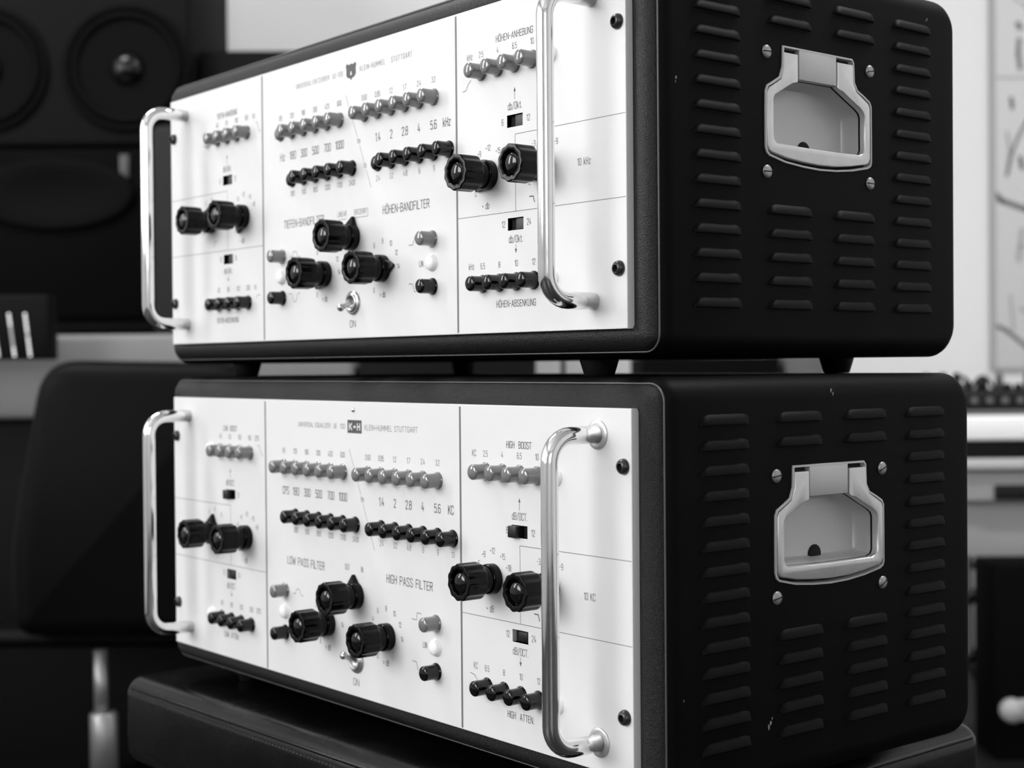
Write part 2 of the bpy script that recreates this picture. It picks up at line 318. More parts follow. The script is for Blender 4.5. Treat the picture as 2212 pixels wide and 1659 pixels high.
def knob(par, x, z, ang, long=1.0):
    """fluted bakelite knob with a collar that carries a pointer"""
    k = root('control_knob', '', '', (0, 0, 0)); del k['label']; del k['category']; k.parent = par
    k.location = ((x+OX)*0.001, (0+OY)*0.001, (z+OZ)*0.001)
    def fl(a, h):
        return 0.968+0.03*math.cos(11*a+0.4)
    mb = MB()
    mb.lathe([(7.0, 5.6), (7.0, 9.6), (8.6, 9.8), (9.6, 10.4), (9.9, 11.4), (9.98, 12.0), (9.98, 22.4), (9.9, 22.85), (9.7, 23.08), (9.45, 23.14), (9.3, 23.15), (7.3, 23.15), (7.15, 23.1), (7.0, 22.9), (6.8, 21.4), (6.6, 20.8), (6.4, 20.6)], 132, rfun=lambda a, h: fl(a, h) if 9.7 < h < 23.145 else (1+(fl(a, h)-1)*0.97 if h == 23.15 else 1.0), caps=True)
    a = mb.build('grip', 'bakelite', k, sharp=50)
    mb = MB(); mb.lathe([(6.45, 20.5), (6.1, 20.7), (5.9, 21.2), (5.4, 22.0), (4.4, 22.7), (3.0, 23.2), (1.5, 23.45), (0.2, 23.5)], 40)
    mb.build('cap', 'bakelite_gloss', k)
    mb = MB(); mb.lathe([(8.1, 0.15), (8.15, 3.6), (8.0, 4.8), (7.6, 5.3), (6.6, 5.45), (6.5, 5.2)], 48)
    # pointer wing on the collar
    mb2 = [(-4.6, 6.2), (4.6, 6.2), (0.5, 12.6), (-0.5, 12.6)]
    t = bmesh.new(); n = 4
    lo_ = [t.verts.new((px, -0.3, pz)) for px, pz in mb2]; hi = [t.verts.new((px*0.9, -4.6 if i < 2 else -1.8, pz)) for i, (px, pz) in enumerate(mb2)]
    t.faces.new(lo_); t.faces.new(hi)
    for i in range(n): t.faces.new((lo_[i], lo_[(i+1) % n], hi[(i+1) % n], hi[i]))
    bmesh.ops.recalc_face_normals(t, faces=t.faces)
    mb.add(t, Matrix.Rotation(math.radians(ang), 4, 'Y'))
    mb.build('pointer_collar', 'bakelite', k, sharp=40)
    return k
def handle(par, x, washers=False, lab=None):
    mb = MB(); z0, z1, P, R = 14.2, 164.8, 31.0, 13.0; pts = [(x, 0.3, z0), (x, -P+R, z0)]
    for k in range(1, 9):
        a = PI/2*k/8; pts.append((x, -P+R-R*math.sin(a), z0+R-R*math.cos(a)))
    pts.append((x, -P, (z0+z1)/2))
    for k in range(0, 9):
        a = PI/2*k/8; pts.append((x, -P+R-R*math.cos(a), z1-R+R*math.sin(a)))
    pts.append((x, 0.3, z1))
    mb.tube(pts, 4.3, 32)
    h = mb.build('rack_handle', 'chrome', par, off=OFF, label=lab)
    if washers:
        for z in (z0, z1):
            m = MB(); m.lathe([(4.2, 0), (7.3, 0), (7.4, 0.4), (7.0, 0.8), (5.6, 0.9), (4.3, 0.9)], 40, at=(x, 0, z), caps=False)
            m.build('ferrule', 'ferrule_metal', h, off=OFF)
def hex_bolt(par, x, z):
    mb = MB(); mb.lathe([(3.9, 0), (3.9, 0.6), (3.6, 1.6), (3.0, 2.4), (2.2, 2.9), (1.75, 3.0)], 32, at=(x, 0, z), caps=False)
    mb.lathe([(1.75, 3.0), (1.7, 1.0), (0.1, 0.9)], 6, at=(x, 0, z), smooth=False, caps=False)
    mb.build('socket_bolt', 'screw_black', par, off=OFF)
def slide_switch(par, x0, z0, out):
    w, h = 13.0, 6.6
    s = MB(); s.poly([(x0, 2.9, z0), (x0+w, 2.9, z0), (x0+w, 2.9, z0+h), (x0, 2.9, z0+h)], [(0, 1, 2, 3)], 0)
    for a, b in (((x0, z0), (x0+w, z0)), ((x0+w, z0), (x0+w, z0+h)), ((x0+w, z0+h), (x0, z0+h)), ((x0, z0+h), (x0, z0))):
        s.poly([(a[0], 0.1, a[1]), (b[0], 0.1, b[1]), (b[0], 2.9, b[1]), (a[0], 2.9, a[1])], [(0, 1, 2, 3)], 0)
    sw = s.build('slide_switch', 'slot_dark', par, off=OFF)
    m = MB()
    if out == 0: m.box(x0+5.6, x0+12.8, 1.0, 2.8, z0+0.3, z0+h-0.3, bev=0.3); mt = 'switch_grey'
    elif out == 1: m.box(x0+0.1, x0+6.8, -3.0, 2.8, z0+0.1, z0+h-0.4, bev=0.4); mt = 'switch_black'
    else: m.box(x0+5.4, x0+12.4, -0.3, 2.8, z0+1.0, z0+h-0.5, bev=0.4); mt = 'switch_black'
    m.build('slider', mt, sw, off=OFF)

def slotted(par, y, z, ang):
    m = MB(); m.lathe([(3.5, 0.0), (3.5, 0.3), (2.9, 0.9), (1.6, 1.25), (0.2, 1.3)], 32, axis='+X', at=(X1, y, z))
    t = bmesh.new(); bmesh.ops.create_cube(t, size=1)
    m.add(t, Matrix.Translation((X1+1.0, y, z)) @ Matrix.Rotation(math.radians(ang), 4, 'X') @ Matrix.Diagonal((0.75, 6.7, 0.55, 1)))
    for f in m.bm.faces[-6:]: f.material_index = 1
    m.build('slotted_screw', ['screw_metal', 'slot_dark'], par, off=OFF)

GRID_L = [157.1+14.07*k for k in range(6)]; GRID_R = [255.2+14.07*k for k in range(6)]
BLK_L = [171.1+14.0*k for k in range(6)]; BLK_R = [269.1+14.05*k for k in range(6)]

CHIPS = {1: ((221.5, 178.0, 1.0), (220.2, 176.9, .7), (17.5, 121.5, 1.1), (17.2, 119.4, .8)), 2: ((126.5, 184.6, 1.7), (128.0, 182.6, 1.2), (78.2, 18.6, 1.5), (77.0, 16.9, 1.8), (79.4, 21.0, .8), (17.0, 39.0, .8))}
def equalizer(u, label, loc, rz):
    eq = root('equalizer', label, 'equalizer', loc, rz, None)
    # --- case
    mb = MB()
    shell(mb, [(3.0, 8.4), (2.0, 9.6), (1.0, 11.4), (0.4, 13.2), (0, 16), (0, 60), (0, 120), (0, 180), (0, YB-9, 0), (0, YB-6.6, 0.35), (0, YB-4.4, 1.2), (0, YB-2.6, 2.6), (0, YB-1.2, 4.4), (0.2, YB-0.3, 6.6), (0.8, YB+0.3, 9)], 0, True, True)
    cut = cutter([lambda m: m.ngon(inset(O_RIM, 0.9), 'X', X1-16, X1+6)])
    case = mb.build('case', 'case_black', eq, off=OFF, boolean=cut, sharp=35)
    # thin edge in a lighter colour where the sheet metal starts, and the moulded bezel
    mb = MB(); shell(mb, [(3.3, 7.9), (3.0, 7.75), (2.6, 8.1), (2.8, 8.7)]); mb.build('seam_edge', 'seam_edge', eq, off=OFF)
    mb = MB(); shell(mb, [(20, 12), (18.2, 9), (17.9, 7.2), (16.7, 5.0), (14.6, 3.7), (12, 3.2), (9.5, 3.6), (7.2, 4.6), (5.2, 6.1), (3.6, 7.9), (3.6, 9.5)])
    mb.build('bezel', 'bezel_black' if u == 1 else 'bezel_black_coarse', eq, off=OFF)
    mb = MB()
    for y0, rows in ((29.0, range(14)), (84.3, [0, 1, 2, 3, 4, 12, 13]), (137.6, [0, 1, 2, 3, 4, 12, 13]), (189.6, range(14))):
        for k in rows: louver(mb, y0, 10.4+12.2*k)
    mb.build('vent_louvers', ['case_black', 'slot_dark', 'louver_black'], case, off=OFF)
    chips = MB(); random.seed(11+u)
    for y, z, r in CHIPS[u]:
        n = 9; chips.poly([(X1+0.06, y+r*random.uniform(.25, 1)*math.cos(2*PI*k/n)*.7, z+r*random.uniform(.35, 1.2)*math.sin(2*PI*k/n)) for k in range(n)], [tuple(range(n))])
    chips.build('paint_chips', 'chip_grey', case, off=OFF, label='pale chips in the black paint')
    # --- recessed bail handle in the side
    hd = MB()
    n = len(O_RIM); A = O_RIM; B = inset(O_RIM, 1.1); D = inset(O_RIM, 1.5)
    A = [(y, z+(-0.0)) for y, z in A]
    vs = [(X1+0.0, *p) for p in A]+[(X1+0.7, *p) for p in inset(O_RIM, 0.15)]+[(X1+0.8, *p) for p in B]+[(X1-3.2, *p) for p in D]
    fs = []
    for r in range(3):
        for i in range(n): fs.append((r*n+i, r*n+(i+1) % n, (r+1)*n+(i+1) % n, (r+1)*n+i))
    hd.poly(vs, fs, 0)
    # deck under the bail, then the pan
    deck = MB(); deck.ngon(D, 'X', X1-4.2, X1-3.2)
    op = inset(OPEN, 0.0); fl = inset(OPEN, 1.2); m_ = len(OPEN)
    cme = bpy.data.meshes.new('cut2'); cm = MB(); cm.ngon(op, 'X', X1-8, X1+3); cm.bm.to_mesh(cme); cm.bm.free()
    dme = bpy.data.meshes.new('deck'); deck.bm.to_mesh(dme); deck.bm.free()
    dm = carve(dme, cme); 
    for _p in dm.polygons: _p.material_index = 1  # deck painted black for the shade in the groove round the bail
    hd.bm.from_mesh(dm)
    def wind(p): return p
    vs = [(X1-3.6, *p) for p in op]+[(X1-12.0, *p) for p in fl]+[(X1-13.6, *p) for p in inset(OPEN, 2.6)]
    fs = []
    for r in range(2):
        for i in range(m_): fs.append((r*m_+i, r*m_+(i+1) % m_, (r+1)*m_+(i+1) % m_, (r+1)*m_+i))
    fs.append(tuple(range(2*m_, 3*m_)))
    hd.poly(vs, fs, 0, True)
    bmesh.ops.recalc_face_normals(hd.bm, faces=hd.bm.faces)
    pan = hd.build('recessed_handle', ['pan_metal', 'slot_dark'], eq, off=OFF, label='silver recessed carrying handle', sharp=40)
    m = MB(); m.ngon(BAIL, 'X', X1-2.4, X1+(0.9 if u == 1 else 1.3), bev=0.8); m.build('bail', 'satin_metal', pan, off=OFF, sharp=30)
    m = MB(); m.box(X1-3.2, X1+0.75, 108.6, 139.0, 130.6, 146.1, bev=0.3); m.build('hinge_plate', 'pan_metal', pan, off=OFF)
    for q0, q1 in ((96.3, 107.9), (139.6, 153.2)):
        m = MB(); m.box(X1-3.3, X1-2.2, q0, q1, 143.4, 146); m.build('slot_shade', 'slot_dark', pan, off=OFF)  # black blocks paint the shade in the gaps above the bail fingers
    m = MB(); m.lathe([(5.2, 0), (5.2, 0.3), (4.2, 0.8), (0.2, 0.9)], 24, axis='+X', at=(X1-13.5, 128.6, 96.4 if u == 1 else 98.0)); m.build('hole_disc', 'slot_dark', pan, off=OFF)  # black disc paints the dark of a screw hole in the pan
    for y, z, a in ((83.6, 142.3, 3 if u == 1 else 8), (168.6, 142.0, 12 if u == 1 else 20), (83.6, 80.9, 2 if u == 1 else 10), (168.6, 80.6, -2 if u == 1 else 30)): slotted(eq, y, z, a)
    # --- front panel
    mb = MB(); mb.box(0, 482.6, 0, 4.8, 0, 177.8, mi=1)
    for f in mb.bm.faces:
        f.material_index = 0 if f.normal.y < -0.9 else 1
    mb.bm.faces.ensure_lookup_table()
    bev = [e for e in mb.bm.edges if all(v.co.y < 0.1 for v in e.verts)]
    bmesh.ops.bevel(mb.bm, geom=bev, offset=0.35, segments=2, affect='EDGES', profile=0.5)
    holes = [(391.2, 109), (391.2, 54.3), (78.4, 109), (78.4, 54.3)]
    cut = cutter([lambda m, x=x, z=z: m.box(x, x+13.0, -3, 8, z, z+6.6) for x, z in holes])
    pn = mb.build('front_panel', ['panel_white', 'panel_edge'], eq, off=OFF, boolean=cut)
    # --- printing
    p = MB(); w = 0.34
    for x in (133.3, 346.8):
        p.poly([(x-0.8, -0.04, 0.8), (x+0.8, -0.04, 0.8), (x+0.8, -0.04, 176.6), (x-0.8, -0.04, 176.6)], [(0, 1, 2, 3)], 2)
    for pts in ([(397.9, 105), (482.1, 105)], [(397.9, 105), (397.9, 64.2)], [(347.4, 64.2), (482.1, 64.2)], [(0.4, 104.8), (84.4, 104.8)], [(84.4, 104.8), (84.4, 63.8)], [(0.4, 63.8), (132.7, 63.8)]): p.stroke(pts, w, mi=1)
    for a, b in (((234.9, 149), (247.2, 122.3)), ((249.6, 116.8), (254.2, 106.8)), ((256.6, 101.2), (261.6, 90.2))): p.stroke([a, b], 0.3, mi=1)
    text(p, 'fm', 248.8, 119.6, 3.2, mi=1); text(p, 'fo', 255.4, 104.2, 3.2, mi=1)
    kh, hz = ('kHz', 'Hz') if u == 1 else ('KC', 'CPS')
    for x, s in zip(GRID_R, ('0.60', '0.85', '1.2', '1.7', '2.4', '3.2')): text(p, s, x, 144.9, 3.0, mi=1)
    for x, s in zip(GRID_L, ('85', '120', '180', '300', '420', '600')): text(p, s, x, 145.3, 3.0, mi=1)
    for x, s in zip((159, 171.8, 185.5, 199.4, 213.5, 227.4), (hz, '180', '300', '500', '700', '1000')): text(p, s, x, 119.6, 4.7, w={1: 6, 2: 5.4, 3: 7.4, 4: 9.0}[len(s)], mi=0)
    for x, s in zip((269.4, 283.3, 297.1, 311.1, 325.2, 337.8), ('1.4', '2', '2.8', '4', '5.6', kh)): text(p, s, x, 119.4, 4.7, mi=0)
    for x, s in zip(BLK_L, ('300', '500', '850', '1200', '1700', '2400')): text(p, s, x, 94.9, 3.0, mi=1)
    for x, s in zip(BLK_R, ('2.4', '3.2', '4.8', '6', '9', '13')): text(p, s, x, 94.9, 3.0, mi=1)
    if u == 1:
        text(p, 'UNIVERSAL-ENTZERRER  UE-100', 204.3, 162.9, 2.7, w=54.4, mi=1, gap=4); text(p, 'KLEIN+HUMMEL   STUTTGART', 277.8, 162.9, 2.9, w=54, mi=1, gap=4)
        p.poly([(235.2, -.05, 166.4), (236.4, -.05, 168.1), (238.4, -.05, 167.0), (241, -.05, 167.5), (243.6, -.05, 167.0), (245.6, -.05, 168.1), (246.8, -.05, 166.4), (246.2, -.05, 164.6), (246.3, -.05, 161.0), (244.8, -.05, 159.2), (242.4, -.05, 158.8), (241, -.05, 157.4), (239.6, -.05, 158.8), (237.2, -.05, 159.2), (235.7, -.05, 161.0), (235.8, -.05, 164.6)][::-1], [tuple(range(16))], 3)
        p.poly([(240.2, -.08, 160.6), (241.8, -.08, 160.6), (241.5, -.08, 162.4), (241, -.08, 163.2), (240.5, -.08, 162.4)], [(0, 1, 2, 3, 4)], 4)
        text(p, 'HÖHEN-BANDFILTER', 297.2, 75.4, 4.7, w=46.4); text(p, 'TIEFEN-BANDFILTER', 184.3, 75.5, 4.7, w=48)
        text(p, 'LINEAR', 229.5, 76.7, 3.0, w=10, mi=1); text(p, 'ENTZERRT', 250, 76.6, 3.0, w=13.5, mi=1)
        p.stroke([(225, 73.3), (234, 73.3)], w, mi=1); p.stroke([(242.8, 73.3), (257.9, 73.3), (257.9, 78.2)], w, mi=1)
        text(p, 'HÖHEN-ANHEBUNG', 397.8, 157.8, 3.4, w=30.6); text(p, 'HÖHEN-ABSENKUNG', 397.4, 15.5, 3.4, w=32.6)
        text(p, 'TIEFEN-ANHEBUNG', 85, 157.8, 3.4, w=28.4); text(p, 'TIEFEN-ABSENKUNG', 83, 15.5, 3.4, w=31)
        db, dbo = 'db', 'db/Okt.'
    else:
        text(p, 'UNIVERSAL EQUALIZER  UE  100', 203, 162.7, 2.7, w=54.6, mi=5); text(p, 'KLEIN+HUMMEL STUTTGART', 279.3, 162.6, 3.0, w=54.4, mi=1)
        p.poly([(233.3, -.05, 158.8), (248.9, -.05, 158.8), (248.9, -.05, 166.7), (233.3, -.05, 166.7)], [(0, 1, 2, 3)], 3)
        text(p, 'K+H', 241.1, 162.75, 3.6, w=11.6, mi=4, y=-0.09, sw=0.24, gap=3.2)
        text(p, 'HIGH PASS FILTER', 297, 75.0, 4.7, w=45.6, mi=0); text(p, 'LOW PASS FILTER', 182.8, 75.0, 4.7, w=44.6, mi=0)
        text(p, 'OUT', 231.7, 77.4, 3.2, mi=1); text(p, 'IN', 248, 77.4, 3.2, mi=1)
        text(p, 'HIGH  BOOST', 397.6, 157.4, 3.4, w=20.4); text(p, 'HIGH  ATTEN.', 397.4, 15.6, 3.4, w=21.4)
        text(p, 'LOW  BOOST', 85, 157.4, 3.4, w=19.4); text(p, 'LOW  ATTEN.', 84, 15.6, 3.4, w=20)
        db, dbo = 'dB', 'dB/OCT.'
    for s, x in ((-1, 209.3), (1, 273.3)):
        for t, dx, dz in (('4', -14, 8.6), ('6', -8.8, 13.9), ('8', 0, 16.2), ('10', 8.5, 14.2), ('12', 14.2, 8.4), ('14', 16.2, 0.3), ('0', -9.5, -12.8)): text(p, t, x+dx, 41+dz, 2.9, mi=0)
        text(p, '± '+db, x-0.6, 25.3, 3.2, mi=0)
    text(p, 'LIN', 312.2, 41.3, 3.2); text(p, 'ON', 240.4, 8.7, 4.0, w=6.2)
    if u == 1: p.stroke([(300.2, 52.7), (304, 52.7), (305.6, 55.6), (306.5, 58)], w); p.stroke([(299.8, 30.3), (303.6, 30), (305.4, 25.6), (307, 25.4)], w)
    else: p.stroke([(299.4, 54.6), (304, 54.4), (304.6, 58.6), (308.6, 58.4)], w); p.stroke([(299.6, 30.6), (303.6, 30.4), (305.2, 26)], w)
    p.stroke([(167, 54), (169.8, 54), (171.4, 57.2), (175, 57.2), (176.6, 54), (180, 53.6)], w, mi=1); p.stroke([(165, 30.2), (169, 30.2), (171.2, 25), (174.2, 25), (176.2, 30.2), (179.4, 30.2)], w, mi=1)
    for sgn, c, unit in ((1, 397.8, kh), (-1, 84.6, hz)):
        xs_ = [369.3, 383.7, 398, 412.3] if sgn > 0 else [70.9, 84.6, 98.3, 112]
        hi_n = ('2.5', '4', '6.5', '10') if sgn > 0 else ('40', '65', '100', '160')
        lo_n = ('6.5', '8', '10', '12') if sgn > 0 else ('60', '80', '120', '200')
        for x, s in zip(xs_, hi_n): text(p, s, x, 151.8, 3.0, mi=1)
        for x, s in zip(xs_, lo_n): text(p, s, x, 36.7, 3.0, mi=1)
        ux = 359.3 if sgn > 0 else 122
        text(p, unit, ux, 151.8, 3.2, mi=1); text(p, unit, ux, 36.9, 3.2, mi=1)
        text(p, dbo, c, 120.2, 3.6, mi=1); text(p, dbo, c, 49.6, 3.6, mi=1)
        for a, b, z in (('6', '12', 112.4), ('12', '24', 57.9)): text(p, a, c-10.4, z, 3.2, mi=1); text(p, b, c+11, z, 3.2, mi=1)
        p.stroke([(c, 123.5), (c, 129)], w, mi=1); p.stroke([(c, 46.6), (c, 43)], w, mi=1)
        p.poly([(c-0.9, -.05, 127.6), (c+0.9, -.05, 127.6), (c, -.05, 130)], [(0, 1, 2)], 1); p.poly([(c-1.0, -.05, 44.3), (c, -.05, 41.9), (c+1.0, -.05, 44.3)], [(0, 1, 2)], 1)
        p1, p2 = (375.3, 421.3) if sgn > 0 else (107.3, 61.3)
        for s, a in (('0', -128), ('3', -88), ('+6', -62), ('+9', -34), ('+12', -2), ('+15', 33), ('+18', 62)): text(p, s, p1+14.8*math.sin(math.radians(a)), 85.6+14.8*math.cos(math.radians(a)), 3.0, mi=1)
        for s, a in (('-3', -34), ('-6', 0), ('-9', 40), ('-12', -120)): text(p, s, p2+14.8*math.sin(math.radians(a)), 86+14.8*math.cos(math.radians(a)), 3.0, mi=1)
        text(p, '+ '+db, p1-3, 69.2, 3.3, mi=1)
        text(p, '10 '+kh if sgn > 0 else '50 '+hz, 452 if sgn > 0 else 30, 84.7, 3.4, mi=1) if sgn > 0 else None
    p.stroke([(409.4, 71), (412.4, 70.9), (413.4, 67.8)], 0.55); p.stroke([(69, 71), (66, 70.9), (65, 67.8)], 0.5, mi=1)
    if u == 1: p.stroke([(352.6, 133.8), (355.6, 134), (357.6, 137), (360, 139)], w); p.stroke([(124.5, 147), (126.3, 147), (129.2, 140.8), (131, 140.6)], w, mi=1); p.stroke([(122.6, 29.6), (124.5, 31.2), (128, 31.2)], w, mi=1)
    else: p.stroke([(353.5, 142), (356.6, 142), (358.6, 144.5)], w); p.stroke([(354.5, 32.4), (358.4, 31.6), (361, 29)], w); p.stroke([(122.5, 147), (124.5, 147), (128.4, 140.8), (130, 140.6)], w, mi=1)
    p.build('printed_lettering', ['ink', 'ink_soft', 'groove_grey', 'ink_logo', 'logo_white', 'ink_line'], pn, off=OFF, label='dark printed scales and lettering')
    # --- buttons
    cache = {}
    def button(x, z, mt, inn=False):
        key = (mt, inn)
        if key not in cache:
            m = MB(); m.lathe(BTN_IN if inn else BTN, 36); me = bpy.data.meshes.new('push_button'); bmesh.ops.scale(m.bm, vec=(.001,)*3, verts=m.bm.verts)
            m.bm.to_mesh(me); m.bm.free(); me.materials.append(M[mt]); me.set_sharp_from_angle(angle=math.radians(60)); cache[key] = me
        o = bpy.data.objects.new('push_button', cache[key]); C.objects.link(o); o.parent = eq
        o.location = ((x+OX)*.001, OY*.001, (z+OZ)*.001)
        o['label'] = {'button_grey': 'grey push button', 'button_black': 'black push button', 'button_white': 'white push button'}[mt]+(' pushed in' if inn else '')
    for i, x in enumerate(GRID_L): button(x, 135, 'button_grey', u == 1 and i == 0)
    for i, x in enumerate(GRID_R): button(x, 135, 'button_grey')
    for i, x in enumerate(BLK_L): button(x, 103.8, 'button_black', u == 1 and i == 0)
    for i, x in enumerate(BLK_R): button(x, 103.8, 'button_black', u == 1 and i == 0)
    for x in (157.1, 322.9):
        button(x, 54.9, 'button_grey'); button(x, 41.3, 'button_white', True); button(x, 27.8, 'button_black')
    for x in (369.3, 383.7, 398, 412.3): button(x, 142.3, 'button_grey'); button(x, 27, 'button_black')
    for x in (70.9, 84.6, 98.3, 112): button(x, 142, 'button_grey'); button(x, 26.7, 'button_black')
    for x in (426.8, 56.8): button(x, 142.2, 'button_white', True); button(x, 27, 'button_white', True)
    # --- knobs
    if u == 1: ks = ((241.3, 61.6, 8), (209.3, 40.8, -135), (273.3, 40.8, 84), (375.3, 85.6, -130), (421.3, 85.6, -120), (107.3, 85.2, -150), (61.3, 85.2, 12))
    else: ks = ((241.8, 61.2, -10), (209.6, 40.6, -140), (274.8, 40.8, -130), (375.3, 85.6, -130), (421.6, 85.6, -120), (107.1, 85.0, -140), (59.6, 84.6, 2))
    for x, z, a in ks: knob(eq, x, z, a)
    for x, z in holes:
        slide_switch(eq, x, z, 0 if u == 1 else (1 if z > 90 else 2))
    handle(eq, 458.6, u == 2); handle(eq, 24.0)
    for x in (477.2, 5.4):
        for z in (150.0, 29.6): hex_bolt(eq, x, z)
    # --- toggle switch
    tx, tz = 241.2, 21.6
    m = MB(); m.lathe([(7.5, 0), (7.5, 0.5), (7.1, 1.3), (6.2, 1.6), (5.7, 1.4), (5.6, 2.2), (4.9, 2.6), (4.2, 2.4), (4.0, 0.8), (0.2, 0.5)], 48, at=(tx, 0, tz))
    tg = m.build('toggle_switch', 'switch_metal', eq, off=OFF, label='chrome toggle switch')
    m = MB(); dz = -3.2 if u == 1 else 4.6
    P0 = Vector((tx, -1.5, tz)); P1 = Vector((tx, -9.5, tz+dz))
    m.tube([P0, P0.lerp(P1, .3), P0.lerp(P1, .7), P0.lerp(P1, .82), P0.lerp(P1, .9), P1, P0.lerp(P1, 1.13), P0.lerp(P1, 1.2)], [1.3, 1.25, 1.5, 1.9, 2.35, 2.5, 2.0, .6], 20)
    m.build('lever', 'switch_metal', tg, off=OFF)
    if u == 2:
        m = MB(); m.lathe([(1.6, 0), (1.6, 0.3), (1.2, 1.1), (0.2, 1.4)], 20, at=(240.2, 0, 172.9)); m.build('panel_screw', 'chrome', eq, off=OFF)
    # --- rubber feet
    for x, y in ((54, 31), (428.6, 31), (54, 236-8), (428.6, 236-8)):
        m = MB(); m.lathe([(10.5, 0), (10.3, 1.0), (8.0, 8.6), (7.2, 9.1), (0.3, 9.1)], 32, axis='-Z', at=(x, y, ZB)); m.build('rubber_foot', 'rubber', eq, off=OFF)
    return eq
equalizer(1, 'upper white-fronted equalizer, stacked on the other one, its push button labels ending in kHz', (0.2413, 0.125, Z0-0.0236), 0)
YW2 = -0.009172; c2, s2 = math.cos(YW2), math.sin(YW2); DX, DY, DZ = 13.949, -11.297, -216.3365
lx, ly = 241.3-482.6, 125.0
equalizer(2, 'lower white-fronted equalizer standing on the leather bench, its labels ending in KC', ((482.6+c2*lx-s2*ly+DX)*.001, (s2*lx+c2*ly+DY)*.001, Z0+(DZ-23.6)*.001), YW2)

# ------------------------------------------------------------------ leather bench under the stack
BZ = Z0+(DZ-23.6)*.001
bench = root('leather_bench', 'low bench with a worn black stitched leather cushion under the equalizers', 'bench', (0.24, 0.14, 0), math.radians(1.2))
def cushion():
    t = bmesh.new(); bmesh.ops.create_grid(t, x_segments=40, y_segments=24, size=0.5)
    return t
m = MB(); m.box(-254, 246, -174, 158, BZ*1000-64, BZ*1000, bev=14, seg=8)
bc = m.build('seat_cushion', 'leather', bench)
m = MB()
z = BZ*1000-7.5
def loop(i, z):
    q = 14; return [(-254+i, -174+q, z), (-254+i, 158-q, z), (-254+q, 158-i, z), (246-q, 158-i, z), (246-i, 158-q, z), (246-i, -174+q, z), (246-q, -174+i, z), (-254+q, -174+i, z), (-254+i, -174+q, z)]
m.tube(loop(1.6, z), 1.4, 8); m.tube(loop(1.8, BZ*1000-53), 1.5, 8)
m.build('piping', 'leather', bc)
m = MB()
for k in range(118):
    x = -238+k*4.0; m.box(x, x+2.4, -174.0, -171.6, z-5.0, z-4.2)
m.build('stitching', 'stitch', bc)
m = MB(); m.box(-244, 236, -152, 150, BZ*1000-110, BZ*1000-64, bev=2); m.build('frame', 'wood_dark', bench)
for x in (-235, 220):
    for y in (-130, 128):
        m = MB(); m.lathe([(20, 0), (17, 150), (22, BZ*1000-110)], 20, axis='Z', at=(x, y, 0)); m.build('leg', 'wood_dark', bench)

# ------------------------------------------------------------------ the studio behind (everything stands in room coordinates, metres)
mat('wall_paint', 0.80, 0.8, bump=(60, 0.05)); mat('floor_wood', 0.012, 0.45, spec=0.2, var=(6, 0.3))
mat('window_sky', 0.8, 0.5, emit=4.6); mat('frame_white', 0.6, 0.5)
mat('speaker_grey', 0.009, 0.7, spec=0.05); mat('speaker_black', 0.0018, 0.7, spec=0.05); mat('cone', 0.002, 0.6, spec=0.06); mat('dust_cap', 0.003, 0.2, spec=0.35); mat('speaker_surround', 0.003, 0.4, spec=0.12)
mat('badge', 0.06, 0.4); mat('dark_case', 0.024, 0.6, spec=0.1); mat('dark_cabinet', 0.007, 0.6, spec=0.05)
mat('console_grey', 0.22, 0.6); mat('console_dark', 0.004, 0.6, spec=0.1); mat('led', 0.6, 0.4, emit=1.1); mat('led_dim', 0.5, 0.4, emit=0.35)
mat('chair_black', 0.0022, 0.5, spec=0.08); mat('column_metal', 0.3, 0.35, metal=0.7)
mat('poster', 0.60, 0.7); mat('poster_ink', 0.16, 0.7); mat('poster_grey', 0.4, 0.7)
mat('desk_white', 0.93, 0.5); mat('desk_grey', 0.36, 0.6); mat('gear_black', 0.008, 0.5, spec=0.2); mat('gear_grey', 0.09, 0.5); mat('gear_light', 0.5, 0.5)
mat('cable_black', 0.012, 0.5); mat('tag_white', 0.4, 0.5)
def P(px, d): return (px-1106)/F_PX*d          # metres to the right at distance d
ZPX = 200                                       # image column for which heights are worked out (the camera is rolled a little)
def Zp(py, d): return CAM.z + d*(FW.z + RT.z*(ZPX-1106)/F_PX - UP.z*(py-829.5)/F_PX)
RZ = RANG
def rbox(name, mt, r0, r1, d0, d1, z0, z1, parent=None, bev=0.004, mts=None):
    """box in room axes; when parent is None it stands alone with its origin at its base"""
    m = MB(); cr, cdd = (r0+r1)/2, (d0+d1)/2
    if parent is None:
        m.box(r0-cr, r1-cr, d0-cdd, d1-cdd, 0, z1-z0, bev=bev); o = m.build(name, mts or mt, scale=1.0)
        o.location = room(cr, cdd, z0); o.rotation_euler = (0, 0, RZ)
    else:
        m.box(r0, r1, d0, d1, z0, z1, bev=bev); o = m.build(name, mts or mt, parent, scale=1.0)
    return o
def rroot(name, label, cat, r, d, z=0, group=None):
    o = root(name, label, cat, room(r, d, z), RZ, group); o['_o'] = 0; del o['_o']; return o
def slab(name, mt, r0, r1, d0, d1, z0, z1):
    o = rbox(name, mt, r0, r1, d0, d1, z0, z1, bev=0); struct(o); return o
DW = 3.55
slab('floor', 'floor_wood', -2.75, 3.2, -4.1, DW+0.1, -0.1, 0)
slab('wall_back', 'wall_paint', -2.75, 3.2, DW, DW+0.1, 0, 3.0)
slab('wall_right', 'wall_paint', 3.1, 3.2, -4.0, DW, 0, 3.0)
